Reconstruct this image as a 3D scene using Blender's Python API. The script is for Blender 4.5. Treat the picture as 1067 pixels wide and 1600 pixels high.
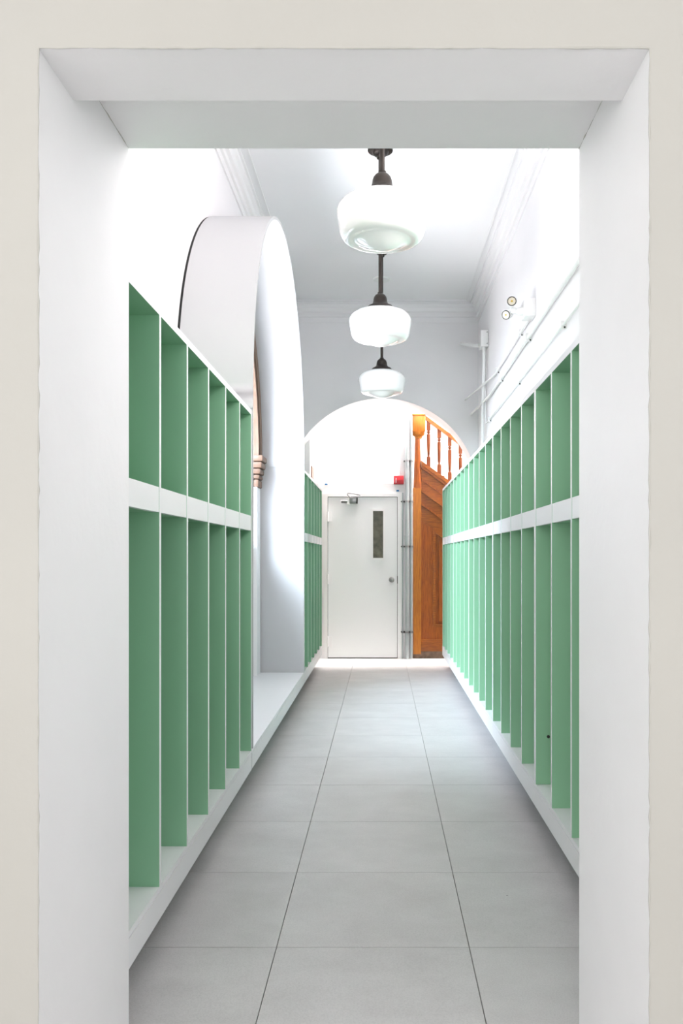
import bpy, bmesh, math, random
from mathutils import Vector, Matrix
for o in list(bpy.data.objects): bpy.data.objects.remove(o)
random.seed(7)
S = bpy.context.scene
COL = S.collection
PI = math.pi

# ------------------------------------------------------------------ camera
EYE = 1.24                      # eye height; x right, y into the corridor, z up
F = 1265.0                      # focal length in pixels of the 1067x1600 frame
cam = bpy.data.cameras.new('camera'); co = bpy.data.objects.new('camera', cam); COL.objects.link(co)
co.location = (0, 0, EYE); co.rotation_euler = (PI/2, 0, 0)
cam.sensor_fit = 'VERTICAL'; cam.sensor_height = 36; cam.sensor_width = 24
cam.lens = 36*F/1600
cam.shift_x = -63.5/1600; cam.shift_y = 70/1600
cam.clip_start = 0.05
S.camera = co

# ------------------------------------------------------------------ world, lights, exposure
W = bpy.data.worlds.new('world'); S.world = W; W.use_nodes = True
bg = W.node_tree.nodes['Background']; bg.inputs[0].default_value = (.80, .90, 1, 1); bg.inputs[1].default_value = 1.0
def area(name, loc, rot, sx, sy, power, col):
    l = bpy.data.lights.new(name, 'AREA'); l.shape = 'RECTANGLE'; l.size = sx; l.size_y = sy
    l.energy = power; l.color = col
    o = bpy.data.objects.new(name, l); COL.objects.link(o); o.location = loc; o.rotation_euler = rot
    return o
R90 = PI/2
def aimed(name, loc, target, sx, sy, power, col):
    q = (Vector(target)-Vector(loc)).to_track_quat('-Z', 'Y')
    return area(name, loc, q.to_euler(), sx, sy, power, col)
aimed('daylight_niche_window', (-3.1, 3.9, 3.8), (.7, 7.2, 1.4), 3.0, 2.2, 880, (.73, .86, 1))
aimed('ceiling_fill_low', (-2.6, 5.0, .5), (.3, 6.3, 4.0), 2.8, 2.2, 195, (1, .95, .97))  # added uplight outside the niche window, lifts the ceiling
aimed('room_fill_back', (-1.0, -3.1, 1.7), (.6, 2.5, 1.2), 1.8, 2.5, 57, (1, .96, .905))  # added fill from behind the camera, for doorway wall and lockers
area('room_fill_left', (-2.46, -.6, 1.7), (0, -R90, 0), 2.4, 2.4, 18, (1, .96, .91))  # added side fill that brightens the doorway jambs
area('room_fill_right', (2.46, -.6, 1.7), (0, R90, 0), 2.4, 2.4, 18, (1, .96, .91))  # added side fill, pair to the left one
aimed('fill_high_right', (1.36, 3.2, 3.1), (-1.0, 4.4, 3.55), 1.7, 1.4, 52, (1, .95, .935))  # added lamp out of view, brightens left wall and ceiling
area('hall_skylight', (.8, 9.7, 5.2), (math.radians(-12), 0, 0), 3.2, .4, 310, (1, .945, .905))
S.view_settings.view_transform = 'Standard'; S.view_settings.look = 'None'
S.view_settings.exposure = 0.70; S.view_settings.gamma = 1; S.view_settings.use_curve_mapping = False

# ------------------------------------------------------------------ materials
def mat(name, col, rough=.5, metal=0, var=0.0, vscale=3.0, bump=0.0, bscale=60, coat=0, stretch=None, spec=.5):
    m = bpy.data.materials.new(name); m.use_nodes = True
    nt = m.node_tree; N = nt.nodes; L = nt.links; b = N['Principled BSDF']
    b.inputs['Base Color'].default_value = (*col, 1); b.inputs['Roughness'].default_value = rough
    b.inputs['Metallic'].default_value = metal; b.inputs['Coat Weight'].default_value = coat
    b.inputs['Specular IOR Level'].default_value = spec
    tc = N.new('ShaderNodeTexCoord'); mp = N.new('ShaderNodeMapping'); L.new(tc.outputs['Object'], mp.inputs[0])
    if stretch: mp.inputs['Scale'].default_value = stretch
    if var:
        n = N.new('ShaderNodeTexNoise'); n.inputs['Scale'].default_value = vscale; n.inputs['Detail'].default_value = 6
        L.new(mp.outputs[0], n.inputs['Vector'])
        r = N.new('ShaderNodeValToRGB'); L.new(n.outputs[0], r.inputs[0])
        r.color_ramp.elements[0].position = .3; r.color_ramp.elements[1].position = .7
        r.color_ramp.elements[0].color = (*[c*(1-var) for c in col], 1)
        r.color_ramp.elements[1].color = (*[min(1, c*(1+var)) for c in col], 1)
        L.new(r.outputs[0], b.inputs['Base Color'])
    if bump:
        n2 = N.new('ShaderNodeTexNoise'); n2.inputs['Scale'].default_value = bscale; n2.inputs['Detail'].default_value = 4
        L.new(mp.outputs[0], n2.inputs['Vector'])
        bm_ = N.new('ShaderNodeBump'); bm_.inputs['Strength'].default_value = bump; bm_.inputs['Distance'].default_value = .01
        L.new(n2.outputs[0], bm_.inputs['Height']); L.new(bm_.outputs[0], b.inputs['Normal'])
    return m
M = {}
M['wall'] = mat('white_wall_paint', (.89, .875, .885), .55, var=.01, bump=.06, bscale=40)
M['ceil'] = mat('ceiling_paint', (.92, .905, .92), .7, var=.01, vscale=1.5)
M['trim'] = mat('white_trim_paint', (.89, .875, .885), .4)
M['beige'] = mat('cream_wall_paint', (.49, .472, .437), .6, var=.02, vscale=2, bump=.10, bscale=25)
M['jamb'] = mat('white_plaster_paint', (.89, .875, .885), .5, var=.015, vscale=3, bump=.10, bscale=30)
M['green'] = mat('green_laminate', (.295, .56, .36), .42, bump=.03, bscale=500)
M['lam'] = mat('white_laminate', (.85, .845, .86), .35)
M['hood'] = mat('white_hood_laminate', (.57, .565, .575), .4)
M['gap'] = mat('matte_black', (.02, .02, .02), .8)  # black of the painted shadow strip behind the hood and of the closer cap
M['kick'] = mat('grey_toe_kick', (.28, .28, .29), .6)
M['bronze'] = mat('dark_bronze_metal', (.035, .028, .024), .38, metal=.6, var=.3, vscale=20)
M['opal'] = mat('opal_glass', (.86, .86, .84), .08, coat=.6, spec=.6)
M['brown'] = mat('stained_window_wood', (.175, .105, .07), .55, var=.18, vscale=7, stretch=(6, 6, .7))
M['pipe'] = mat('galvanised_pipe', (.40, .44, .45), .45, metal=.2, var=.1, vscale=3)
M['steel'] = mat('brushed_steel', (.30, .30, .30), .3, metal=.8)
M['door'] = mat('white_door_enamel', (.88, .88, .89), .35, bump=.03, bscale=15)
M['red'] = mat('red_alarm_plastic', (.50, .025, .035), .35)
M['blue'] = mat('blue_tape', (.01, .16, .42), .6)
M['plastic'] = mat('white_plastic', (.83, .83, .82), .35)
M['lens'] = mat('lamp_lens', (.62, .56, .44), .15, coat=.5)
M['bulb'] = mat('amber_bulb', (.55, .36, .06), .2)
M['dark'] = mat('dark_gap_line', (.03, .03, .03), .7)
M['grout'] = mat('grey_grout', (.22, .21, .20), .9)
M['pink'] = mat('pinkish_hall_paint', (.80, .70, .66), .6)
M['stone'] = mat('worn_base_board', (.17, .11, .075), .8, var=.5, vscale=18)
M['wired'] = mat('wired_door_glass', (.13, .12, .085), .2, var=.35, vscale=14, bump=.3, bscale=90)
def glass_mat():
    m = bpy.data.materials.new('window_glass'); m.use_nodes = True; nt = m.node_tree; N = nt.nodes; L = nt.links
    N.remove(N['Principled BSDF']); t = N.new('ShaderNodeBsdfTransparent'); g = N.new('ShaderNodeBsdfGlossy')
    g.inputs['Roughness'].default_value = .02; mx = N.new('ShaderNodeMixShader'); mx.inputs[0].default_value = .08
    L.new(t.outputs[0], mx.inputs[1]); L.new(g.outputs[0], mx.inputs[2]); L.new(mx.outputs[0], N['Material Output'].inputs[0])
    return m
M['glass'] = glass_mat()
def tile_mat():
    m = bpy.data.materials.new('grey_porcelain_tile'); m.use_nodes = True; nt = m.node_tree; N = nt.nodes; L = nt.links
    b = N['Principled BSDF']; b.inputs['Roughness'].default_value = .48
    tc = N.new('ShaderNodeTexCoord'); oi = N.new('ShaderNodeObjectInfo')
    ad = N.new('ShaderNodeVectorMath'); ad.operation = 'ADD'
    mu = N.new('ShaderNodeMath'); mu.operation = 'MULTIPLY'; mu.inputs[1].default_value = 37
    L.new(oi.outputs['Random'], mu.inputs[0]); L.new(tc.outputs['Object'], ad.inputs[0]); L.new(mu.outputs[0], ad.inputs[1])
    mp = N.new('ShaderNodeMapping'); mp.inputs['Scale'].default_value = (1, 1.35, 1); L.new(ad.outputs[0], mp.inputs[0])
    n1 = N.new('ShaderNodeTexNoise'); n1.inputs['Scale'].default_value = 3.2; n1.inputs['Detail'].default_value = 9; n1.inputs['Roughness'].default_value = .62
    L.new(mp.outputs[0], n1.inputs['Vector'])
    r = N.new('ShaderNodeValToRGB'); L.new(n1.outputs[0], r.inputs[0])
    r.color_ramp.elements[0].position = .28; r.color_ramp.elements[0].color = (.58, .565, .56, 1)
    r.color_ramp.elements[1].position = .72; r.color_ramp.elements[1].color = (.69, .675, .67, 1)
    n2 = N.new('ShaderNodeTexNoise'); n2.inputs['Scale'].default_value = 220; n2.inputs['Detail'].default_value = 3
    L.new(ad.outputs[0], n2.inputs['Vector'])
    r2 = N.new('ShaderNodeValToRGB'); L.new(n2.outputs[0], r2.inputs[0])
    r2.color_ramp.elements[0].position = .3; r2.color_ramp.elements[0].color = (.86, .86, .86, 1)
    r2.color_ramp.elements[1].position = .6; r2.color_ramp.elements[1].color = (1, 1, 1, 1)
    mx = N.new('ShaderNodeMix'); mx.data_type = 'RGBA'; mx.blend_type = 'MULTIPLY'; mx.inputs['Factor'].default_value = .8
    L.new(r.outputs[0], mx.inputs['A']); L.new(r2.outputs[0], mx.inputs['B'])
    # sparse dark specks
    v = N.new('ShaderNodeTexVoronoi'); v.inputs['Scale'].default_value = 4.5; L.new(ad.outputs[0], v.inputs['Vector'])
    r3 = N.new('ShaderNodeValToRGB'); L.new(v.outputs['Distance'], r3.inputs[0])
    r3.color_ramp.elements[0].position = .012; r3.color_ramp.elements[0].color = (.35, .35, .35, 1)
    r3.color_ramp.elements[1].position = .022; r3.color_ramp.elements[1].color = (1, 1, 1, 1)
    mx2 = N.new('ShaderNodeMix'); mx2.data_type = 'RGBA'; mx2.blend_type = 'MULTIPLY'; mx2.inputs['Factor'].default_value = 1
    L.new(mx.outputs['Result'], mx2.inputs['A']); L.new(r3.outputs[0], mx2.inputs['B'])
    L.new(mx2.outputs['Result'], b.inputs['Base Color'])
    bp = N.new('ShaderNodeBump'); bp.inputs['Strength'].default_value = .05; bp.inputs['Distance'].default_value = .005
    L.new(n2.outputs[0], bp.inputs['Height']); L.new(bp.outputs[0], b.inputs['Normal'])
    return m
M['tile'] = tile_mat()
def oak_mat(name, dark, light, stretch):
    m = bpy.data.materials.new(name); m.use_nodes = True; nt = m.node_tree; N = nt.nodes; L = nt.links
    b = N['Principled BSDF']; b.inputs['Roughness'].default_value = .32
    tc = N.new('ShaderNodeTexCoord'); mp = N.new('ShaderNodeMapping'); mp.inputs['Scale'].default_value = stretch
    L.new(tc.outputs['Object'], mp.inputs[0])
    n = N.new('ShaderNodeTexNoise'); n.inputs['Scale'].default_value = 5; n.inputs['Detail'].default_value = 8; n.inputs['Distortion'].default_value = .6
    L.new(mp.outputs[0], n.inputs['Vector'])
    r = N.new('ShaderNodeValToRGB'); L.new(n.outputs[0], r.inputs[0])
    r.color_ramp.elements[0].position = .32; r.color_ramp.elements[0].color = (*dark, 1)
    r.color_ramp.elements[1].position = .66; r.color_ramp.elements[1].color = (*light, 1)
    L.new(r.outputs[0], b.inputs['Base Color'])
    return m
M['oak'] = oak_mat('golden_oak_upright', (.36, .105, .006), (.56, .20, .014), (26, 26, 1.6))
M['oak_dark'] = oak_mat('reddish_oak_upright', (.22, .045, .003), (.42, .11, .007), (26, 26, 1.6))
M['oak_bal'] = oak_mat('dark_oak_baluster', (.13, .027, .002), (.25, .06, .004), (26, 26, 1.6))
M['oak_slope'] = oak_mat('golden_oak_stringer', (.20, .045, .003), (.40, .115, .008), (2.2, 20, 26))

# ------------------------------------------------------------------ helpers
def tag(o, label=None, cat=None, group=None, kind=None):
    if label: o['label'] = label
    if cat: o['category'] = cat
    if group: o['group'] = group
    if kind: o['kind'] = kind
    return o
def thing(name, loc, label=None, cat=None, group=None, kind=None):
    o = bpy.data.objects.new(name, None); COL.objects.link(o); o.location = loc; o.empty_display_size = .05
    return tag(o, label, cat, group, kind)
def wloc(o):
    v = Vector((0, 0, 0))
    while o: v += Vector(o.location); o = o.parent
    return v
def obj(name, bm, m, parent=None, smooth=False, origin=None):
    """bm holds world coordinates; the object's origin goes to the parent's place (or to origin)."""
    bmesh.ops.recalc_face_normals(bm, faces=bm.faces)
    base = wloc(parent) if parent else Vector((0, 0, 0))
    at = Vector(origin) if origin else base
    bmesh.ops.translate(bm, vec=-at, verts=bm.verts)
    me = bpy.data.meshes.new(name); bm.to_mesh(me); bm.free()
    for mm in (m if isinstance(m, (list, tuple)) else [m]): me.materials.append(mm)
    if smooth:
        me.polygons.foreach_set('use_smooth', [True]*len(me.polygons)); me.set_sharp_from_angle(angle=math.radians(38))
    o = bpy.data.objects.new(name, me); COL.objects.link(o)
    o.location = at - base
    if parent: o.parent = parent
    return o
def place(name, me, at, parent):
    o = bpy.data.objects.new(name, me); COL.objects.link(o); o.parent = parent; o.location = Vector(at) - wloc(parent)
    return o
def box(bm, x0, x1, y0, y1, z0, z1, bev=0):
    r = bmesh.ops.create_cube(bm, size=1)
    vs = r['verts']
    bmesh.ops.scale(bm, vec=(abs(x1-x0), abs(y1-y0), abs(z1-z0)), verts=vs)
    bmesh.ops.translate(bm, vec=((x0+x1)/2, (y0+y1)/2, (z0+z1)/2), verts=vs)
    if bev:
        es = list({e for v in vs for e in v.link_edges})
        bmesh.ops.bevel(bm, geom=es, offset=bev, segments=2, affect='EDGES', profile=.5)
    return bm
def B(*a, bev=0): return box(bmesh.new(), *a, bev=bev)
def tube(bm, pts, r, n=10):
    pts = [Vector(p) for p in pts]; rings = []
    for i, p in enumerate(pts):
        d = (pts[min(i+1, len(pts)-1)] - pts[max(i-1, 0)]).normalized()
        a = Vector((0, 0, 1)) if abs(d.z) < .9 else Vector((1, 0, 0))
        u = d.cross(a).normalized(); v = d.cross(u).normalized()
        rr = r[i] if isinstance(r, (list, tuple)) else r
        rings.append([bm.verts.new(p + rr*(math.cos(2*PI*k/n)*u + math.sin(2*PI*k/n)*v)) for k in range(n)])
    for a, b in zip(rings, rings[1:]):
        for k in range(n): bm.faces.new((a[k], a[(k+1) % n], b[(k+1) % n], b[k]))
    bm.faces.new(rings[0]); bm.faces.new(rings[-1])
    return bm
def lathe(bm, prof, c, n=40, axis='z'):
    rings = []
    def P(r, h, a):
        q = (r*math.cos(a), r*math.sin(a), h) if axis == 'z' else ((r*math.cos(a), h, r*math.sin(a)) if axis == 'y' else (h, r*math.cos(a), r*math.sin(a)))
        return Vector(c) + Vector(q)
    for r, h in prof:
        rings.append([bm.verts.new(P(0, h, 0))] if r < 1e-6 else [bm.verts.new(P(r, h, 2*PI*k/n)) for k in range(n)])
    for a, b in zip(rings, rings[1:]):
        for k in range(n):
            q = (k+1) % n
            if len(a) == 1 and len(b) == 1: continue
            if len(a) == 1: bm.faces.new((a[0], b[k], b[q]))
            elif len(b) == 1: bm.faces.new((a[k], a[q], b[0]))
            else: bm.faces.new((a[k], a[q], b[q], b[k]))
    if len(rings[0]) > 1: bm.faces.new(rings[0])
    if len(rings[-1]) > 1: bm.faces.new(rings[-1])
    return bm
def prism(bm, poly, axis, a, b):
    """poly: 2D points; extruded along axis from a to b ('x': (y,z), 'y': (x,z), 'z': (x,y))."""
    def P(p, t): return (t, p[0], p[1]) if axis == 'x' else ((p[0], t, p[1]) if axis == 'y' else (p[0], p[1], t))
    v0 = [bm.verts.new(P(p, a)) for p in poly]; v1 = [bm.verts.new(P(p, b)) for p in poly]
    n = len(poly)
    bm.faces.new(v0); bm.faces.new(v1)
    for i in range(n): bm.faces.new((v0[i], v0[(i+1) % n], v1[(i+1) % n], v1[i]))
    return bm
def arc_band(bm, axis, uc, zs, r0, r1, a, b, t0=0, t1=PI, n=48):
    """half ring between radii r0 and r1 around (uc, zs), from a to b along axis."""
    def P(u, z, t): return (t, u, z) if axis == 'x' else (u, t, z)
    rows = []
    for i in range(n+1):
        th = t0 + (t1-t0)*i/n; c, s = math.cos(th), math.sin(th)
        rows.append([bm.verts.new(P(uc+r*c, zs+r*s, t)) for r, t in ((r0, a), (r1, a), (r1, b), (r0, b))])
    for p, q in zip(rows, rows[1:]):
        for k in range(4): bm.faces.new((p[k], p[(k+1) % 4], q[(k+1) % 4], q[k]))
    bm.faces.new(rows[0]); bm.faces.new(rows[-1])
    return bm
def arched_wall(axis, u0, u1, z0, z1, uc, R, zs, sill, a, b, n=48):
    """wall slab with an arched opening"""
    bm = bmesh.new()
    def bx(p0, p1, q0, q1):
        if p1-p0 < 1e-4 or q1-q0 < 1e-4: return
        box(bm, a, b, p0, p1, q0, q1) if axis == 'x' else box(bm, p0, p1, a, b, q0, q1)
    bx(u0, uc-R, z0, z1); bx(uc+R, u1, z0, z1); bx(uc-R, uc+R, z0, sill)
    for i in range(n):
        t0, t1 = PI*i/n, PI*(i+1)/n
        p = [(uc+R*math.cos(t0), zs+R*math.sin(t0)), (uc+R*math.cos(t0), z1), (uc+R*math.cos(t1), z1), (uc+R*math.cos(t1), zs+R*math.sin(t1))]
        prism(bm, p, axis, a, b)
    bmesh.ops.remove_doubles(bm, verts=bm.verts, dist=1e-5)
    # drop the interior faces shared by neighbouring prisms
    seen = {}
    for f in bm.faces: seen.setdefault(frozenset(v.index for v in f.verts) if False else tuple(sorted(id(v) for v in f.verts)), []).append(f)
    dd = [f for k in seen.values() if len(k) > 1 for f in k]
    if dd: bmesh.ops.delete(bm, geom=dd, context='FACES')
    return bm
def by_normal(o, test, idx):
    for p in o.data.polygons:
        if test(p.normal): p.material_index = idx

# ------------------------------------------------------------------ dimensions
XW = 1.08                      # corridor side walls
XL = .675                      # front plane of the lockers
CEIL = EYE + 2.84
Y0 = 2.10                      # corridor starts behind the doorway wall
YA, YA2 = 9.10, 9.43           # arch wall
YD = 9.87                      # door wall
NC, NR, NS = 5.62, 1.376, EYE + .85   # window niche: centre, radius, spring height

# ------------------------------------------------------------------ floor
floor = tag(obj('floor', B(-2.6, 2.6, -3.3, 11.5, -.12, -.006), M['grout']), kind='structure')
cols = [-XW, -.9474, -.3354, .2765, .8885, XW]
tmesh = {}
for k in range(-2, 12):
    ya = 2.571 + .61*k; yb = min(ya+.61, YD)
    for c0, c1 in zip(cols, cols[1:]):
        w, d = c1-c0-.003, yb-ya-.003
        key = (round(w, 4), round(d, 4))
        if key not in tmesh:
            t = obj('tile', B(-w/2, w/2, -d/2, d/2, -.008, 0), M['tile'], floor)
            tmesh[key] = t.data; t.location = ((c0+c1)/2, (ya+yb)/2, 0)
        else: place('tile', tmesh[key], ((c0+c1)/2, (ya+yb)/2, 0), floor)
# plain screed-level floors of the camera's room and of the side of the hall
tag(obj('floor_room', B(-2.5, 2.5, -3.2, 1.35, -.01, -.001), M['tile']), kind='structure')

# ------------------------------------------------------------------ walls and ceilings
tag(obj('wall_left', arched_wall('x', Y0, YA, 0, CEIL+.1, NC, 1.16, NS, 1.35, -1.36, -XW), M['wall']), kind='structure')
bm = bmesh.new()
box(bm, XW, XW+.2, Y0, YA, 0, 2.4); box(bm, XW, XW+.2, Y0, YA, 3.8, CEIL+.1)
box(bm, XW, XW+.2, Y0, 2.35, 2.4, 3.8); box(bm, XW, XW+.2, 4.05, YA, 2.4, 3.8)
tag(obj('wall_right', bm, M['wall']), kind='structure')
wf = arched_wall('y', -1.36, 2.6, 0, 5.4, 0, XW, EYE+.70, 0, YA, YA2, n=120)
tag(obj('wall_far', wf, M['wall']), kind='structure')
tag(obj('ceiling', B(-1.36, 1.3, Y0, YA, CEIL, CEIL+.12), M['ceil']), kind='structure')

# doorway wall between the camera's room and the corridor
YF, YM = 1.547, 1.725
DL, DR, ZA, ZB = -.657, .511, 2.212, 2.299
bm = bmesh.new()
box(bm, -2.6, DL, YF, Y0, 0, 4.3); box(bm, DR, 2.6, YF, Y0, 0, 4.3)
box(bm, DL, DR, YF, YM, ZA, 4.3); box(bm, DL, DR, YM, Y0, ZB, 4.3)
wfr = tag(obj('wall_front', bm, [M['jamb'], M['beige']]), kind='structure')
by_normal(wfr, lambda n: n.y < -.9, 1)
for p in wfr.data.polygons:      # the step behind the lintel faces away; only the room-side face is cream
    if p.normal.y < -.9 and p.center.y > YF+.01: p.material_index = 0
# rough plaster arris round the opening
def arris(a, b):
    a, b = Vector(a), Vector(b); n = int((b-a).length/.02); pts = []; rs = []
    for k in range(n+1):
        p = a+(b-a)*k/n; w = random.random()
        pts.append(p+Vector((random.uniform(-.0008, .0008), 0, random.uniform(-.0008, .0008)))); rs.append(.0007+.0017*w*w)
    return pts, rs
bm = bmesh.new()
for a, b in (((DL, YF, .3), (DL, YF, ZA)), ((DL, YF, ZA), (DR, YF, ZA)), ((DR, YF, ZA), (DR, YF, .3)), ((DL, YM, ZB-.0), (DL, Y0, ZB)), ((DR, YM, ZB), (DR, Y0, ZB))):
    tube(bm, *arris(a, b), n=6)
tag(obj('trim_6', bm, M['beige'], smooth=True), kind='structure')
# camera's room
for sg, nm, wn in ((-1, 'left', 'added_window_4'), (1, 'right', 'added_window_5')):
    a, b = sorted((sg*2.5, sg*2.6)); bm = bmesh.new()
    box(bm, a, b, -3.3, -1.85, 0, 4.1); box(bm, a, b, .65, YF, 0, 4.1); box(bm, a, b, -1.85, .65, 0, .65); box(bm, a, b, -1.85, .65, 3.15, 4.1)
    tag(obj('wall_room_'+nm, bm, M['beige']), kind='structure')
    w = thing(wn, (sg*2.55, -.6, .65), kind='structure'); bm = bmesh.new()  # unseen window, added for the side lamp that lights the jambs
    for y in (-1.82, -.6, .62): box(bm, a+.02, b-.02, y-.03, y+.03, .65, 3.15)
    for z in (.68, 1.9, 3.12): box(bm, a+.02, b-.02, -1.85, .65, z-.03, z+.03)
    obj('window_frame', bm, M['trim'], w); obj('pane', B(a+.045, a+.05, -1.85, .65, .65, 3.15), M['glass'], w)
tag(obj('ceiling_room', B(-2.6, 2.6, -3.3, YF, 4.1, 4.2), M['ceil']), kind='structure')
bm = bmesh.new()
box(bm, -2.5, -1.9, -3.3, -3.2, 0, 4.1); box(bm, 1.9, 2.5, -3.3, -3.2, 0, 4.1)
box(bm, -1.9, 1.9, -3.3, -3.2, 0, .6); box(bm, -1.9, 1.9, -3.3, -3.2, 3.2, 4.1)
tag(obj('wall_back', bm, M['beige']), kind='structure')
w2 = thing('added_window_2', (0, -3.25, .6), kind='structure')  # unseen window, added for the lamp that lights the doorway wall
bm = bmesh.new()
for x in (-1.87, -.62, .62, 1.87): box(bm, x-.03, x+.03, -3.28, -3.22, .6, 3.2)
for z in (.63, 1.9, 3.17): box(bm, -1.9, 1.9, -3.28, -3.22, z-.03, z+.03)
obj('window_frame', bm, M['trim'], w2)
obj('pane', B(-1.9, 1.9, -3.255, -3.25, .6, 3.2), M['glass'], w2)

# stair hall beyond the arch
tag(obj('wall_hall_left', B(-1.0, -.84, YA2, 11.1, 0, 5.3), M['wall']), kind='structure')
bm = bmesh.new()
HT = EYE + .897
box(bm, -.84, -.70, YD, 10.4, 0, HT); box(bm, .20, .372, YD, 10.4, 0, 5.3)
box(bm, -.70, .20, YD, 10.4, EYE+.757, HT)
tag(obj('wall_hall_door', bm, M['wall']), kind='structure')
tag(obj('wall_hall_back', B(-.84, .372, 10.4, 10.5, 0, 5.3), M['wall']), kind='structure')
tag(obj('wall_hall_stair', B(.372, 2.6, 11.0, 11.1, 0, 5.3), M['pink']), kind='structure')
tag(obj('wall_hall_right', B(2.5, 2.6, YA2, 11.1, 0, 5.3), M['wall']), kind='structure')
tag(obj('ceiling_hall', B(-1.0, 2.6, YA2, 11.1, 5.3, 5.4), M['ceil']), kind='structure')

# cornice, one run per wall
prof = [(0, -.21), (.012, -.21), (.012, -.155), (.028, -.15), (.028, -.105), (.05, -.095), (.058, -.06), (.075, -.04), (.08, -.022), (.095, -.02), (.095, 0), (0, 0)]
def cornice(name, f):
    bm = bmesh.new()
    v0 = [bm.verts.new(f(p, 0)) for p in prof]; v1 = [bm.verts.new(f(p, 1)) for p in prof]
    n = len(prof); bm.faces.new(v0); bm.faces.new(v1)
    for i in range(n): bm.faces.new((v0[i], v0[(i+1) % n], v1[(i+1) % n], v1[i]))
    tag(obj(name, bm, M['trim']), kind='structure')
cornice('trim_1', lambda p, t: (-XW+p[0], Y0 if t == 0 else YA-p[0], CEIL+p[1]))
cornice('trim_2', lambda p, t: (XW-p[0], Y0 if t == 0 else YA-p[0], CEIL+p[1]))
cornice('trim_3', lambda p, t: ((-XW+p[0]) if t == 0 else (XW-p[0]), YA-p[0], CEIL+p[1]))
# flat bead on the ceiling inside the cornice
bm = bmesh.new(); e = .15
box(bm, -XW+e-.012, -XW+e, Y0, YA-e, CEIL-.008, CEIL); box(bm, XW-e, XW-e+.012, Y0, YA-e, CEIL-.008, CEIL)
box(bm, -XW+e-.012, XW-e+.012, YA-e, YA-e+.012, CEIL-.008, CEIL)
tag(obj('trim_4', bm, M['trim']), kind='structure')

# high window added out of view in the right wall, to light the left wall
w3 = thing('added_window_3', (1.24, 3.2, 2.4), kind='structure')
bm = bmesh.new()
for y in (2.38, 3.2, 4.02): box(bm, 1.22, 1.27, y-.03, y+.03, 2.4, 3.8)
for z in (2.43, 3.77): box(bm, 1.22, 1.27, 2.35, 4.05, z-.03, z+.03)
obj('window_frame', bm, M['trim'], w3)
obj('pane', B(1.242, 1.247, 2.35, 4.05, 2.4, 3.8), M['glass'], w3)

# ------------------------------------------------------------------ lockers
PL0, PL1 = .14, .24
TOP = EYE + .758
RZ0, RZ1 = EYE + .135, EYE + .211
def locker(s, y0, y1, n, label, group, plinth_end=0, screws=()):
    X = lambda d: s*(XL + d)                    # d = depth behind the front plane
    t = .02
    root = thing('cubby_locker', (X(.2), (y0+y1)/2, 0), label, 'locker', group)
    def front_white(o):
        by_normal(o, lambda nn: nn.x*s < -.9, 1); return o
    pitch = (y1-y0-t)/n
    xb = X(.395)
    me = {}
    for k in range(n+1):
        yc = y0 + t/2 + pitch*k
        nm = 'end_panel' if k in (0, n) else 'divider'
        if 'p' not in me:
            o = front_white(obj(nm, B(X(0), xb, yc-t/2, yc+t/2, PL1, TOP-.025), [M['green'], M['lam']], root, origin=(X(.2), yc, 1)))
            me['p'] = o.data
        else: place(nm, me['p'], (X(.2), yc, 1), root)
        if k == n: break
        ya, yb = yc+t/2, yc+pitch-t/2
        if 'r' not in me:
            o = obj('rail', B(X(.001), X(.019), ya, yb, RZ0, RZ1), M['lam'], root, origin=(X(.2), ya, 1)); me['r'] = o.data
            o = obj('shelf', B(X(.019), xb, ya, yb, RZ0, RZ0+.018), M['green'], root, origin=(X(.2), ya, 1)); me['s'] = o.data
        else:
            place('rail', me['r'], (X(.2), ya, 1), root); place('shelf', me['s'], (X(.2), ya, 1), root)
    front_white(obj('top_panel', B(X(0), xb, y0, y1, TOP-.025, TOP), [M['green'], M['lam']], root))
    obj('back_panel', B(xb, X(.403), y0, y1, PL1-.018, TOP), M['green'], root)
    obj('bottom_panel', B(X(.001), xb, y0, y1, PL1-.018, PL1), M['lam'], root)
    obj('plinth', B(X(0), X(.018), y0+.001, y1-.001+plinth_end, PL0, PL1-.0195), M['lam'], root)
    if plinth_end: obj('plinth_end', B(X(0), X(.39), y1-.001, y1+plinth_end, PL1-.0195, PL1), M['lam'], root)
    obj('toe_kick', B(X(.16), X(.175), y0, y1, 0, PL0), M['kick'], root)
    obj('plinth_floor', B(X(.018), X(.39), y0, y1, PL0, PL0+.016), M['kick'], root)
    for (d, k, z) in screws:
        yc = y0 + t/2 + pitch*k - t/2
        obj('screw', lathe(bmesh.new(), [(0, 0), (.007, 0), (.007, -.003), (0, -.003)], (X(d), yc, z), 10, 'y'), M['dark'], root)
    return root
gl = 'green cubby lockers along the corridor'
locker(-1, 2.11, 4.19, 6, 'six-column green cubby locker with white edges, on the left before the arched niche', gl, screws=((.10, 6, EYE+.66),))
locker(-1, 7.022, 9.08, 6, 'six-column green cubby locker on the left between the arched niche and white door', gl)
names = ['four-column green cubby locker on the right, nearest the doorway and half hidden by its jamb',
         'second four-column green cubby locker from the doorway on the right',
         'third four-column pale green cubby locker on the right, facing the arched niche',
         'fourth four-column pale green cubby locker on the right, next but last before the stairs',
         'last four-column green cubby locker on the right, beside the oak stair panelling']
RP = 1.37
for i, nm in enumerate(names):
    y0 = 2.207 + RP*i
    locker(1, y0, y0+RP, 4, nm, gl, plinth_end=.0 if i < 4 else .03, screws=((.055, 4, .45),) if i == 0 else ())

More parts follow.
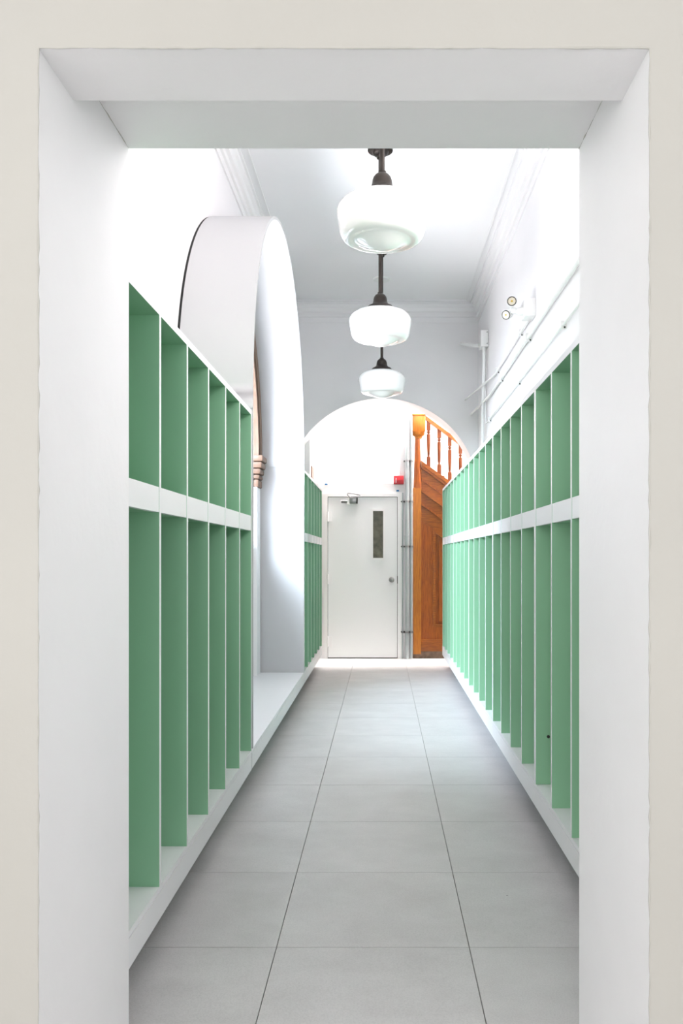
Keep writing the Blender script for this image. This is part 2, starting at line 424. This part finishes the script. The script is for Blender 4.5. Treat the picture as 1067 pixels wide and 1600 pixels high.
# ------------------------------------------------------------------ arched window niche
ya, yb = NC-NR, NC+NR
sur = thing('arched_window_surround', (-.87, NC, PL1), 'white arched box surround projecting from left wall between the green lockers', 'niche')
def hood_bm(r0, r1, a, b):
    bm = arc_band(bmesh.new(), 'x', NC, NS, r0, r1, a, b, n=72)
    for sg in (-1, 1):
        u0, u1 = sorted((NC+sg*r0, NC+sg*r1)); box(bm, a, b, u0, u1, NS-.075, NS)
    bmesh.ops.remove_doubles(bm, verts=bm.verts, dist=1e-5); return bm
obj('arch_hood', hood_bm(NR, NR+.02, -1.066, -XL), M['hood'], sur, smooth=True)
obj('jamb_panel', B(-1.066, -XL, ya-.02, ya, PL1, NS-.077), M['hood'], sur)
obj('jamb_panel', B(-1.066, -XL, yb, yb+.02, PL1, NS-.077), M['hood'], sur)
obj('shadow_strip', hood_bm(NR+.003, NR+.017, -1.08, -1.066), M['gap'], sur, smooth=True)  # black strip painted in as the shadow line between hood and wall

bench = thing('window_bench', (-.87, NC, 0), 'long low white bench under the arched window on the left', 'bench')
b0, b1 = 4.2, 7.016
obj('seat', B(-1.075, -XL-.001, b0, b1, PL1-.018, PL1), M['lam'], bench)
obj('plinth', B(-XL-.018, -XL, b0+.002, b1+.003, PL0, PL1-.0195), M['lam'], bench)
obj('toe_kick', B(-XL-.175, -XL-.16, b0, b1, 0, PL0), M['kick'], bench)
obj('plinth_floor', B(-1.06, -XL-.018, b0, b1, PL0, PL0+.016), M['kick'], bench)

w1 = thing('window_1', (-1.2, NC, 1.35), kind='structure')
# brown casing: stepped arched mouldings with capitals, white pilasters below
for r0, r1, d in ((1.16, 1.20, .045), (1.20, 1.235, .030), (1.235, 1.275, .05), (1.275, 1.305, .034), (1.305, 1.366, .046)):
    obj('casing_moulding', arc_band(bmesh.new(), 'x', NC, NS, r0, r1, -XW, -XW+d, n=56), M['brown'], w1, smooth=True)
for sg in (-1, 1):
    def cy(a, b): return sorted((NC+sg*a, NC+sg*b))
    bm = bmesh.new()
    for z0, z1, d, w in ((.0, -.05, .085, .004), (-.055, -.105, .074, .012), (-.11, -.155, .062, .02), (-.16, -.195, .052, .03), (-.20, -.265, .045, .035)):
        u0, u1 = cy(1.13+w, 1.372-w*.3); box(bm, -XW, -XW+d, u0, u1, NS+z1, NS+z0, bev=.012)
    obj('capital', bm, M['brown'], w1, smooth=True)
    u0, u1 = cy(1.17, 1.36)
    obj('pilaster', B(-XW, -XW+.03, u0, u1, PL1, NS-.265), M['trim'], w1)
obj('sill', B(-1.34, -1.065, NC-1.13, NC+1.13, 1.31, 1.354), M['trim'], w1)
bm = arc_band(bmesh.new(), 'x', NC, NS, 1.09, 1.158, -1.268, -1.202, n=40)
for a, b in ((-1.158, -1.09), (-.03, .03), (1.09, 1.158)): box(bm, -1.27, -1.20, NC+a, NC+b, 1.354, NS + (1.1 if abs(a) < .1 else 0))
for z in (1.385, NS): box(bm, -1.263, -1.207, NC-1.1, NC+1.1, z-.035, z+.035)
obj('window_frame', bm, M['trim'], w1)
prs = [(NC+1.1*math.cos(PI*i/32), NS+1.1*math.sin(PI*i/32)) for i in range(33)]
obj('pane', prism(bmesh.new(), prs+[(NC-1.1, 1.36), (NC+1.1, 1.36)], 'x', -1.24, -1.235), M['glass'], w1)

# ------------------------------------------------------------------ pendants
GR = .2175
def pendant(x, y, label):
    root = thing('pendant_lamp', (x, y, EYE+1.47), label, 'pendant lamp', 'schoolhouse pendant lamps in a row')
    zb = EYE+1.47
    gp = [(.40, 1.205), (.42, 1.18), (.55, 1.162), (.72, 1.118), (.86, 1.05), (.95, .965), (.99, .88), (1.0, .81), (.985, .69), (.957, .52), (.93, .37), (.91, .32), (.885, .27), (.84, .228), (.78, .205), (.72, .196), (.66, .196), (.6, .192), (.53, .168), (.44, .12), (.35, .076), (.26, .042), (.17, .017), (.08, .003), (0, 0)]
    obj('globe', lathe(bmesh.new(), [(r*GR, zb+z*GR*.98) for r, z in gp], (x, y, 0), 64), M['opal'], root, smooth=True)
    zt = zb+1.18*GR*.98
    cp = [(.43, -.05), (.455, -.03), (.46, .03), (.44, .06), (.42, .07), (.40, .11), (.31, .15), (.25, .20), (.225, .28), (.215, .36), (.19, .43), (.15, .48), (.1, .51), (.085, .53), (.085, .56), (.06, .57)]
    obj('cap', lathe(bmesh.new(), [(r*GR, zt+z*GR) for r, z in cp], (x, y, 0), 40), M['bronze'], root, smooth=True)
    obj('rod', tube(bmesh.new(), [(x, y, zt+.5*GR), (x, y, CEIL-.03)], .0125, 16), M['bronze'], root, smooth=True)
    kp = [(.0, 0), (.40, 0), (.40, -.035), (.36, -.05), (.27, -.06), (.25, -.12), (.2, -.17), (.12, -.19), (.11, -.28), (.06, -.3), (0, -.3)]
    obj('canopy', lathe(bmesh.new(), [(r*GR, CEIL+z*GR) for r, z in kp], (x, y, 0), 32), M['bronze'], root, smooth=True)
pendant(0, 3.875, 'nearest white opal glass pendant lamp, hanging topmost in the view')
pendant(-.013, 5.65, 'middle white opal glass pendant lamp, beside the arched niche')
pendant(-.003, 7.50, 'farthest white opal glass pendant lamp, hanging just above the end arch')
tag(obj('ceiling_plate', lathe(bmesh.new(), [(0, 0), (.088, 0), (.088, -.006), (.082, -.012), (0, -.014)], (-.005, 8.28, CEIL), 32), M['plastic'], smooth=True),
    'small round pale cover plate on ceiling behind the pendant rods', 'plate')

# ------------------------------------------------------------------ right wall: emergency lamp, junction box, conduits
el = thing('emergency_light', (1.04, 5.78, EYE+1.75), 'white twin-head emergency light on right wall above the lockers', 'emergency light')
z = EYE+1.755
obj('housing', B(1.0, XW, 5.68, 5.82, z-.065, z+.065, bev=.008), M['plastic'], el, smooth=True)
def head(c, d, nm):
    d = Vector(d).normalized(); c = Vector(c)
    bm = bmesh.new()
    tube(bm, [c-.055*d, c-.05*d, c-.03*d, c+.01*d, c+.014*d], [.012, .02, .033, .036, .036], 20)
    o = obj('lamp_head', bm, M['plastic'], el, smooth=True)
    obj('lens', tube(bmesh.new(), [c+.0141*d, c+.017*d], [.028, .026], 20), M['lens'], o, smooth=True)
    obj('bulb', tube(bmesh.new(), [c+.0175*d, c+.021*d], [.008, .006], 12), M['bulb'], o)
    obj('lens_ring', tube(bmesh.new(), [c+.0135*d, c+.016*d], [.0335, .0325], 20), M['dark'], o)
head((.912, 5.70, z+.042), (-.1, -1, -.12), 'a'); head((.893, 5.80, z-.02), (-.55, -.75, -.4), 'b')
obj('swivel_arm', tube(bmesh.new(), [(1.0, 5.75, z-.01), (.97, 5.75, z-.012), (.945, 5.755, z-.005), (.915, 5.77, z+.015)], [.03, .028, .016, .016], 14), M['plastic'], el, smooth=True)
obj('swivel_knuckle', lathe(bmesh.new(), [(0, -.022), (.016, -.02), (.022, -.008), (.022, .008), (.016, .02), (0, .022)], (.935, 5.752, z-.006), 16, 'x'), M['plastic'], el, smooth=True)

def conduit(pts, r, label, straps, cps=()):
    o0 = thing('conduit', pts[0], label, 'conduit')
    obj('pipe', tube(bmesh.new(), pts, r, 12), M['plastic'], o0, smooth=True)
    for p in straps:
        obj('strap', B(p[0]-r-.004, XW, p[1]-.01, p[1]+.01, p[2]-r-.014, p[2]+r+.014), M['plastic'], o0)
        obj('screw', tube(bmesh.new(), [(XW-.012, p[1]-.011, p[2]-r-.008), (XW-.012, p[1]-.0135, p[2]-r-.008)], .006, 8), M['dark'], o0)
    for a, b in cps: obj('coupling', tube(bmesh.new(), [a, b], r*1.35, 12), M['plastic'], o0, smooth=True)
    return o0
xc = XW-.02
conduit([(xc, 5.83, EYE+1.715), (xc, 7.6, EYE+1.715), (xc-.012, 7.75, EYE+1.718), (.935, YA, EYE+1.765)], .011,
        'thin white conduit from the emergency light bending onto the far wall', [(xc, 6.2, EYE+1.715), (xc, 7.45, EYE+1.715)])
conduit([(xc-.005, Y0, EYE+1.585), (xc-.005, 7.95, EYE+1.585), (xc-.012, 8.1, EYE+1.586), (1.0, YA, EYE+1.60)], .014,
        'thick white conduit along right wall below the emergency light', [(xc-.005, 3.9, EYE+1.585), (xc-.005, 5.85, EYE+1.585), (xc-.005, 7.2, EYE+1.585)],
        [((xc-.005, 5.86, EYE+1.585), (xc-.005, 5.95, EYE+1.585))])
conduit([(xc, Y0, EYE+1.36), (xc, 8.18, EYE+1.36), (xc, 8.27, EYE+1.37), (xc, 8.30, EYE+1.41), (xc, 8.31, EYE+1.5), (xc, 8.31, EYE+2.13)], .008,
        'lowest thin white conduit on right wall, turning up to the junction box', [(xc, 4.75, EYE+1.36), (xc, 6.3, EYE+1.36), (xc, 8.0, EYE+1.36)],
        [((xc, 4.77, EYE+1.36), (xc, 4.83, EYE+1.36)), ((xc, 6.32, EYE+1.36), (xc, 6.38, EYE+1.36))])
jb = thing('junction_box', (1.04, 8.3, EYE+2.22), 'small white junction box high on right wall near the far corner', 'junction box')
obj('body', B(1.0, XW, 8.2, 8.36, EYE+2.135, EYE+2.30, bev=.006), M['plastic'], jb, smooth=True)
obj('cover', B(1.035, 1.07, 8.193, 8.2, EYE+2.145, EYE+2.29), M['plastic'], jb)
for q in (2.16, 2.275): obj('screw', tube(bmesh.new(), [(1.062, 8.193, EYE+q), (1.062, 8.19, EYE+q)], .005, 8), M['dark'], jb)
conduit([(1.0, 8.3, EYE+2.17), (.97, 8.35, EYE+2.175), (.90, 9.0, EYE+2.37), (.885, YA, EYE+2.40)], .018,
        'short white conduit from the junction box across to the far wall', [])
conduit([(1.035, 8.24, EYE+2.135), (1.035, 8.24, EYE+1.95), (1.045, 8.42, EYE+1.3), (1.05, 8.42, EYE+.8)], .017,
        'vertical white conduit dropping from the junction box behind the lockers', [])

# ------------------------------------------------------------------ door
d1 = thing('door_1', (-.24, YD, 0), kind='structure')
dx0, dx1, dz0, dz1 = -.66, .182, .012, EYE+.727
fw0, fw1, fz0, fz1 = -.117, .018, EYE-.02, EYE+.565     # opening of the vision panel
bm = bmesh.new(); yq0, yq1 = YD+.005, YD+.05
box(bm, dx0, fw0, yq0, yq1, dz0, dz1); box(bm, fw1, dx1, yq0, yq1, dz0, dz1)
box(bm, fw0, fw1, yq0, yq1, dz0, fz0); box(bm, fw0, fw1, yq0, yq1, fz1, dz1)
obj('leaf', bm, M['door'], d1)
bm = bmesh.new()
box(bm, fw0-.018, fw0+.006, YD-.006, YD+.02, fz0-.018, fz1+.018); box(bm, fw1-.006, fw1+.018, YD-.006, YD+.02, fz0-.018, fz1+.018)
box(bm, fw0, fw1, YD-.006, YD+.02, fz0-.018, fz0+.006); box(bm, fw0, fw1, YD-.006, YD+.02, fz1-.006, fz1+.018)
vf = obj('vision_frame', bm, M['trim'], d1)
obj('pane', B(fw0, fw1, YD+.022, YD+.028, fz0, fz1), M['wired'], vf)
bm = bmesh.new()
box(bm, -.712, dx0-.006, YD-.012, YD+.06, 0, EYE+.775); box(bm, dx1+.006, .235, YD-.012, YD+.06, 0, EYE+.775)
box(bm, dx0-.006, dx1+.006, YD-.012, YD+.06, EYE+.733, EYE+.775)
obj('door_frame', bm, M['trim'], d1)
obj('gap_backing', B(dx0-.006, dx1+.006, YD+.05, YD+.055, 0, EYE+.733), M['dark'], d1)
for zz in (.49, -.27, -1.03):
    z = EYE+zz
    bm = bmesh.new(); box(bm, dx0-.02, dx0+.048, YD-.004, YD+.006, z-.06, z+.06)
    tube(bm, [(dx0-.003, YD-.012, z-.06), (dx0-.003, YD-.012, z+.06)], .009, 10)
    obj('hinge', bm, M['trim'], d1)
kz = EYE-.28
kp = [(0, .005), (.034, .005), (.034, -.008), (.016, -.012), (.014, -.04), (.026, -.048), (.033, -.062), (.030, -.078), (.018, -.086), (0, -.088)]
obj('knob', lathe(bmesh.new(), kp, (.115, YD, kz), 28, 'y'), M['steel'], d1, smooth=True)
obj('strike_plate', B(dx1-.002, dx1+.008, YD-.0135, YD-.008, kz-.045, kz+.045), M['dark'], d1)
cz = EYE+.685
cb = obj('door_closer', B(-.40, -.31, YD-.06, YD+.006, cz-.035, cz+.03, bev=.006), M['steel'], d1, smooth=True)
obj('closer_tube', lathe(bmesh.new(), [(0, -.50), (.017, -.498), (.02, -.49), (.02, -.40), (0, -.40)], (0, YD-.03, cz-.012), 16, 'x'), M['steel'], cb, smooth=True)
obj('closer_end_cap', B(-.312, -.298, YD-.063, YD-.002, cz-.038, cz+.033), M['gap'], cb)
obj('closer_bracket', B(-.425, -.398, YD-.065, YD+.0, cz-.05, cz+.035), M['plastic'], cb)
obj('closer_arm', tube(bmesh.new(), [(-.385, YD-.04, cz+.03), (-.42, YD-.05, cz+.065), (-.42, YD-.075, cz+.085), (-.35, YD-.07, cz+.08), (-.275, YD-.04, cz+.066), (-.27, YD-.013, cz+.064)], .007, 8), M['steel'], cb)
def tape(x, z, label): tag(obj('tape_piece', B(x-.016, x+.016, YD-.004, YD, z-.009, z+.009), M['blue']), label, 'tape')
tape(-.682, EYE+.885, 'tiny bit of blue tape on the wall above the left corner of the white door')
tape(.190, EYE+.806, 'tiny bit of blue tape on the wall below the red fire alarm')

fa = thing('fire_alarm', (.20, YD, EYE+.93), 'small red fire alarm box on white wall above right corner of the door', 'fire alarm')
obj('back_box', B(.140, .262, YD-.05, YD, EYE+.882, EYE+.985, bev=.006), M['red'], fa, smooth=True)
obj('front_plate', B(.160, .257, YD-.062, YD-.05, EYE+.890, EYE+.978, bev=.003), M['red'], fa, smooth=True)
obj('strobe_lens', B(.163, .172, YD-.068, YD-.062, EYE+.897, EYE+.955), M['plastic'], fa)
obj('pull_bar', B(.180, .250, YD-.072, YD-.062, EYE+.925, EYE+.94), M['red'], fa)
tag(obj('alarm_conduit', tube(bmesh.new(), [(.205, YD-.02, EYE+.985), (.205, YD-.02, 4.9)], .014, 12), M['plastic'], smooth=True),
    'white conduit rising from the red fire alarm', 'conduit')

# vertical service pipes
def vpipe(x, r, z0, z1, label, m, y=YD):
    p = thing('service_pipe', (x, y, z0), label, 'pipe')
    obj('pipe', tube(bmesh.new(), [(x, y-r-.012, z0), (x, y-r-.012, z1)], r, 14), m, p, smooth=True)
    for zz in (1.165, .672, .125, -.915):
        if not z0 < EYE+zz < z1: continue
        bm = bmesh.new(); box(bm, x-r-.016, x+r+.016, y-.008, y, EYE+zz-.011, EYE+zz+.011)
        tube(bm, [(x, y-r-.012, EYE+zz-.011), (x, y-r-.012, EYE+zz+.011)], r+.004, 14)
        o = obj('strap', bm, M['steel'], p, smooth=True)
        obj('screw', tube(bmesh.new(), [(x-r-.01, y-.008, EYE+zz), (x-r-.01, y-.014, EYE+zz)], .007, 8), M['dark'], o)
    return p
vpipe(.250, .007, 0, EYE+.78, 'thinnest grey pipe beside the door frame, ending below the fire alarm', M['pipe'])
pp = vpipe(.302, .023, 0, 4.9, 'thickest galvanised pipe running floor to ceiling right of the door', M['pipe'])
obj('coupling', tube(bmesh.new(), [(.302, YD-.035, EYE+.14), (.302, YD-.035, EYE+.26)], .029, 14), M['pipe'], pp, smooth=True)
vpipe(.351, .014, 0, 4.9, 'slim galvanised pipe between the thick pipe and the oak newel post', M['pipe'])

# ------------------------------------------------------------------ oak stair
st = thing('staircase', (1.2, YD+.1, 0), 'golden oak staircase side with newel post, balusters and panelling', 'staircase')
px = lambda x: (x-597)/127.8
pz = lambda y: EYE+(870-y)/127.8
yn = YD+.02                                    # front of the newel
nx0, nx1 = px(645.5), px(658)
nw = nx1-nx0; nc = (nx0+nx1)/2
post = obj('newel_post', B(nx0, nx1, yn, yn+nw, 0, pz(762), bev=.006), M['oak'], st)
# turned upper shaft: thin neck, thickening downwards to a lamb's-tongue
def sq_stack(rows, cx, cy, n=16):
    bm = bmesh.new(); rings = []
    for z, h, sq in rows:
        ring = []
        for k in range(n):
            a = 2*PI*(k+.5)/n; c, s = math.cos(a), math.sin(a)
            q = 1/max(abs(c), abs(s)); rad = h*(sq*q + (1-sq))
            ring.append(bm.verts.new((cx+rad*c, cy+rad*s, z)))
        rings.append(ring)
    for a, b in zip(rings, rings[1:]):
        for k in range(n): bm.faces.new((a[k], a[(k+1) % n], b[(k+1) % n], b[k]))
    bm.faces.new(rings[0]); bm.faces.new(rings[-1]); return bm
cy = yn+nw/2
xt = px(653.8)
obj('newel_shaft', sq_stack([(pz(764), nw*.5, 1), (pz(758), nw*.5, .8), (pz(752), nw*.49, .3), (pz(740), nw*.46, 0), (pz(712), nw*.39, 0), (pz(690), nw*.335, 0), (pz(684), nw*.33, 0)], nc+.006, cy, 24), M['oak_dark'], st, smooth=True)
obj('newel_collar', sq_stack([(pz(685), .042, 0), (pz(682), .046, 0), (pz(679), .075, 0), (pz(676), .078, .3), (pz(674.5), .078, 1)], xt, cy, 24), M['oak'], st, smooth=True)
obj('newel_block', B(px(644.5), px(664.3), cy-.077, cy+.077, pz(675), pz(649.5), bev=.012), M['oak'], st, smooth=True)
obj('newel_cap', B(px(643.8), px(665), cy-.083, cy+.083, pz(649.5), pz(647.5), bev=.006), M['oak'], st, smooth=True)
obj('newel_foot', B(nx0-.004, nx1+.004, yn-.004, yn+nw, 0, .05), M['stone'], st)
# sloping members: top line from (658,721) falling to the right
m_ = -.72
ys0, ys1 = yn+.03, yn+.075
X1 = 2.5
def slope(name, ytop, ybot, y0, y1, m, xa=None, xb=X1, zmin=0):
    xa = nx1 if xa is None else xa
    zt = pz(ytop); zb_ = pz(ybot)
    f = lambda zz, x: zz+m_*(x-px(658))
    poly = [(xa, f(zb_, xa)), (xa, f(zt, xa))]
    xe = min(xb, px(658)+(zt-zmin)/-m_-.02); poly.append((xe, max(zmin, f(zt, xe))))
    xbm = min(xb, px(658)+(zb_-zmin)/-m_-.02)
    if xbm < xe: poly.append((xe, zmin)) if zmin > f(zt, xe)-1 and xbm < xe-.03 else None
    poly.append((xbm, max(zmin, f(zb_, xbm))))
    return obj(name, prism(bmesh.new(), poly, 'y', y0, y1), m, st)
slope('stringer_cap', 719.5, 726, ys0-.02, ys1+.06, M['oak_slope'])
slope('cap_moulding', 726, 731, ys0-.012, ys1, M['oak_slope'])
slope('stringer_board', 731, 762, ys0+.008, ys1, M['oak_slope'])
slope('stringer_bead', 746, 749, ys0+.001, ys0+.02, M['oak_dark'])
slope('stringer_moulding', 762, 768, ys0-.018, ys1, M['oak_slope'])
slope('stringer_board', 768, 785, ys0+.004, ys1, M['oak_slope'])
slope('stringer_bead', 785, 788.5, ys0-.014, ys0+.03, M['oak_dark'])
slope('top_rail', 788.5, 813, ys0+.004, ys1, M['oak_slope'])
# wainscot below
f = lambda ypx, x: pz(ypx)+m_*(x-px(658))
zb0 = pz(999)
def stile(x0, x1):
    obj('stile', prism(bmesh.new(), [(x0, zb0), (x0, f(812, x0)), (x1, f(812, x1)), (x1, zb0)], 'y', ys0+.006, ys1), M['oak_dark'], st)
stile(nx1, px(676.5)); stile(px(716), px(733)); stile(px(775), px(792))
for xa, xb in ((px(676.5), px(716)), (px(733), px(775))):
    mo = .035
    zlo = pz(980)
    obj('bottom_rail', B(xa, xb, ys0+.006, ys1, zb0, zlo), M['oak_dark'], st)
    # panel moulding ring and raised panel
    bm = bmesh.new()
    prism(bm, [(xa, zlo), (xa, f(812, xa)), (xa+mo, f(812, xa+mo)-.02), (xa+mo, zlo)], 'y', ys0-.004, ys0+.03)
    prism(bm, [(xb-mo, zlo), (xb-mo, f(812, xb-mo)-.02), (xb, f(812, xb)), (xb, zlo)], 'y', ys0-.004, ys0+.03)
    prism(bm, [(xa, zlo), (xb, zlo), (xb, zlo+.035), (xa, zlo+.035)], 'y', ys0-.006, ys0+.03)
    prism(bm, [(xa, f(812, xa)-.035), (xa, f(812, xa)), (xb, f(812, xb)), (xb, f(812, xb)-.035)], 'y', ys0-.006, ys0+.03)
    obj('panel_moulding', bm, M['oak_slope'], st)
    obj('panel', prism(bmesh.new(), [(xa, zlo), (xa, f(812, xa)), (xb, f(812, xb)), (xb, zlo)], 'y', ys0+.03, ys1), M['oak_dark'], st)
    obj('raised_panel', prism(bmesh.new(), [(xa+.075, zlo+.075), (xa+.075, f(812, xa+.075)-.085), (xb-.075, f(812, xb-.075)-.085), (xb-.075, zlo+.075)], 'y', ys0+.012, ys0+.03), M['oak_dark'], st)
xe = px(792)
obj('base_moulding', B(nx1, xe, ys0-.012, ys1, pz(1004), zb0, bev=.004), M['oak_slope'], st)
obj('base_board', B(nx1, xe, ys0-.004, ys1, pz(1018), pz(1004)), M['oak_slope'], st)
obj('plinth_board', B(nx1, xe, ys0-.016, ys1, 0, pz(1018)), M['stone'], st)
# handrail and balusters
def band(name, xa, xb, za, h, y0, y1, m):
    s_ = -.735
    return obj(name, prism(bmesh.new(), [(xa, za-h), (xa, za), (xb, za+s_*(xb-xa)), (xb, za+s_*(xb-xa)-h)], 'y', y0, y1), m, st)
yc_ = (ys0+ys1)/2+.02
hx0 = px(665)
band('handrail', hx0, 2.2, pz(648.5), .052, yc_-.035, yc_+.035, M['oak_slope'])
for k in range(11):
    x = px(669.9)+.1305*k
    zt = pz(648.5)-.735*(x-hx0)-.05; zb_ = f(719.5, x)
    H = zt-zb_
    w = .0235
    rows = [(zb_-.02, w, 1), (zb_+.105, w, 1), (zb_+.107, w*.95, 0), (zb_+.118, w*1.0, 0), (zb_+.122, w*.6, 0), (zb_+.135, w*.5, 0), (zb_+.155, w*.72, 0), (zb_+.25, w*.92, 0),
            (zt-.2, w*1.0, 0), (zt-.15, w*1.0, 0), (zt-.147, w*.6, 0), (zt-.135, w*.55, 0), (zt-.125, w*.95, 0), (zt-.115, w*.95, 0), (zt-.112, w*.65, 0), (zt-.102, w*.65, 0), (zt-.1, w, 1), (zt+.02, w, 1)]
    obj('baluster', sq_stack(rows, x, yc_, 12), M['oak_bal'], st, smooth=True)
# treads behind the stringer, rising to the landing at the newel
for k in range(8):
    x0 = nx1+.02+.25*k; zt = pz(740)-.18*k-.02
    obj('tread', B(x0, x0+.27, ys1, 10.98, zt-.04, zt), M['oak_slope'], st)

# brown door casing on the left hall wall, its top just above the lockers
tag(obj('trim_5', B(-.84, -.825, 9.53, 9.80, 0, EYE+1.07), M['brown']), kind='structure')
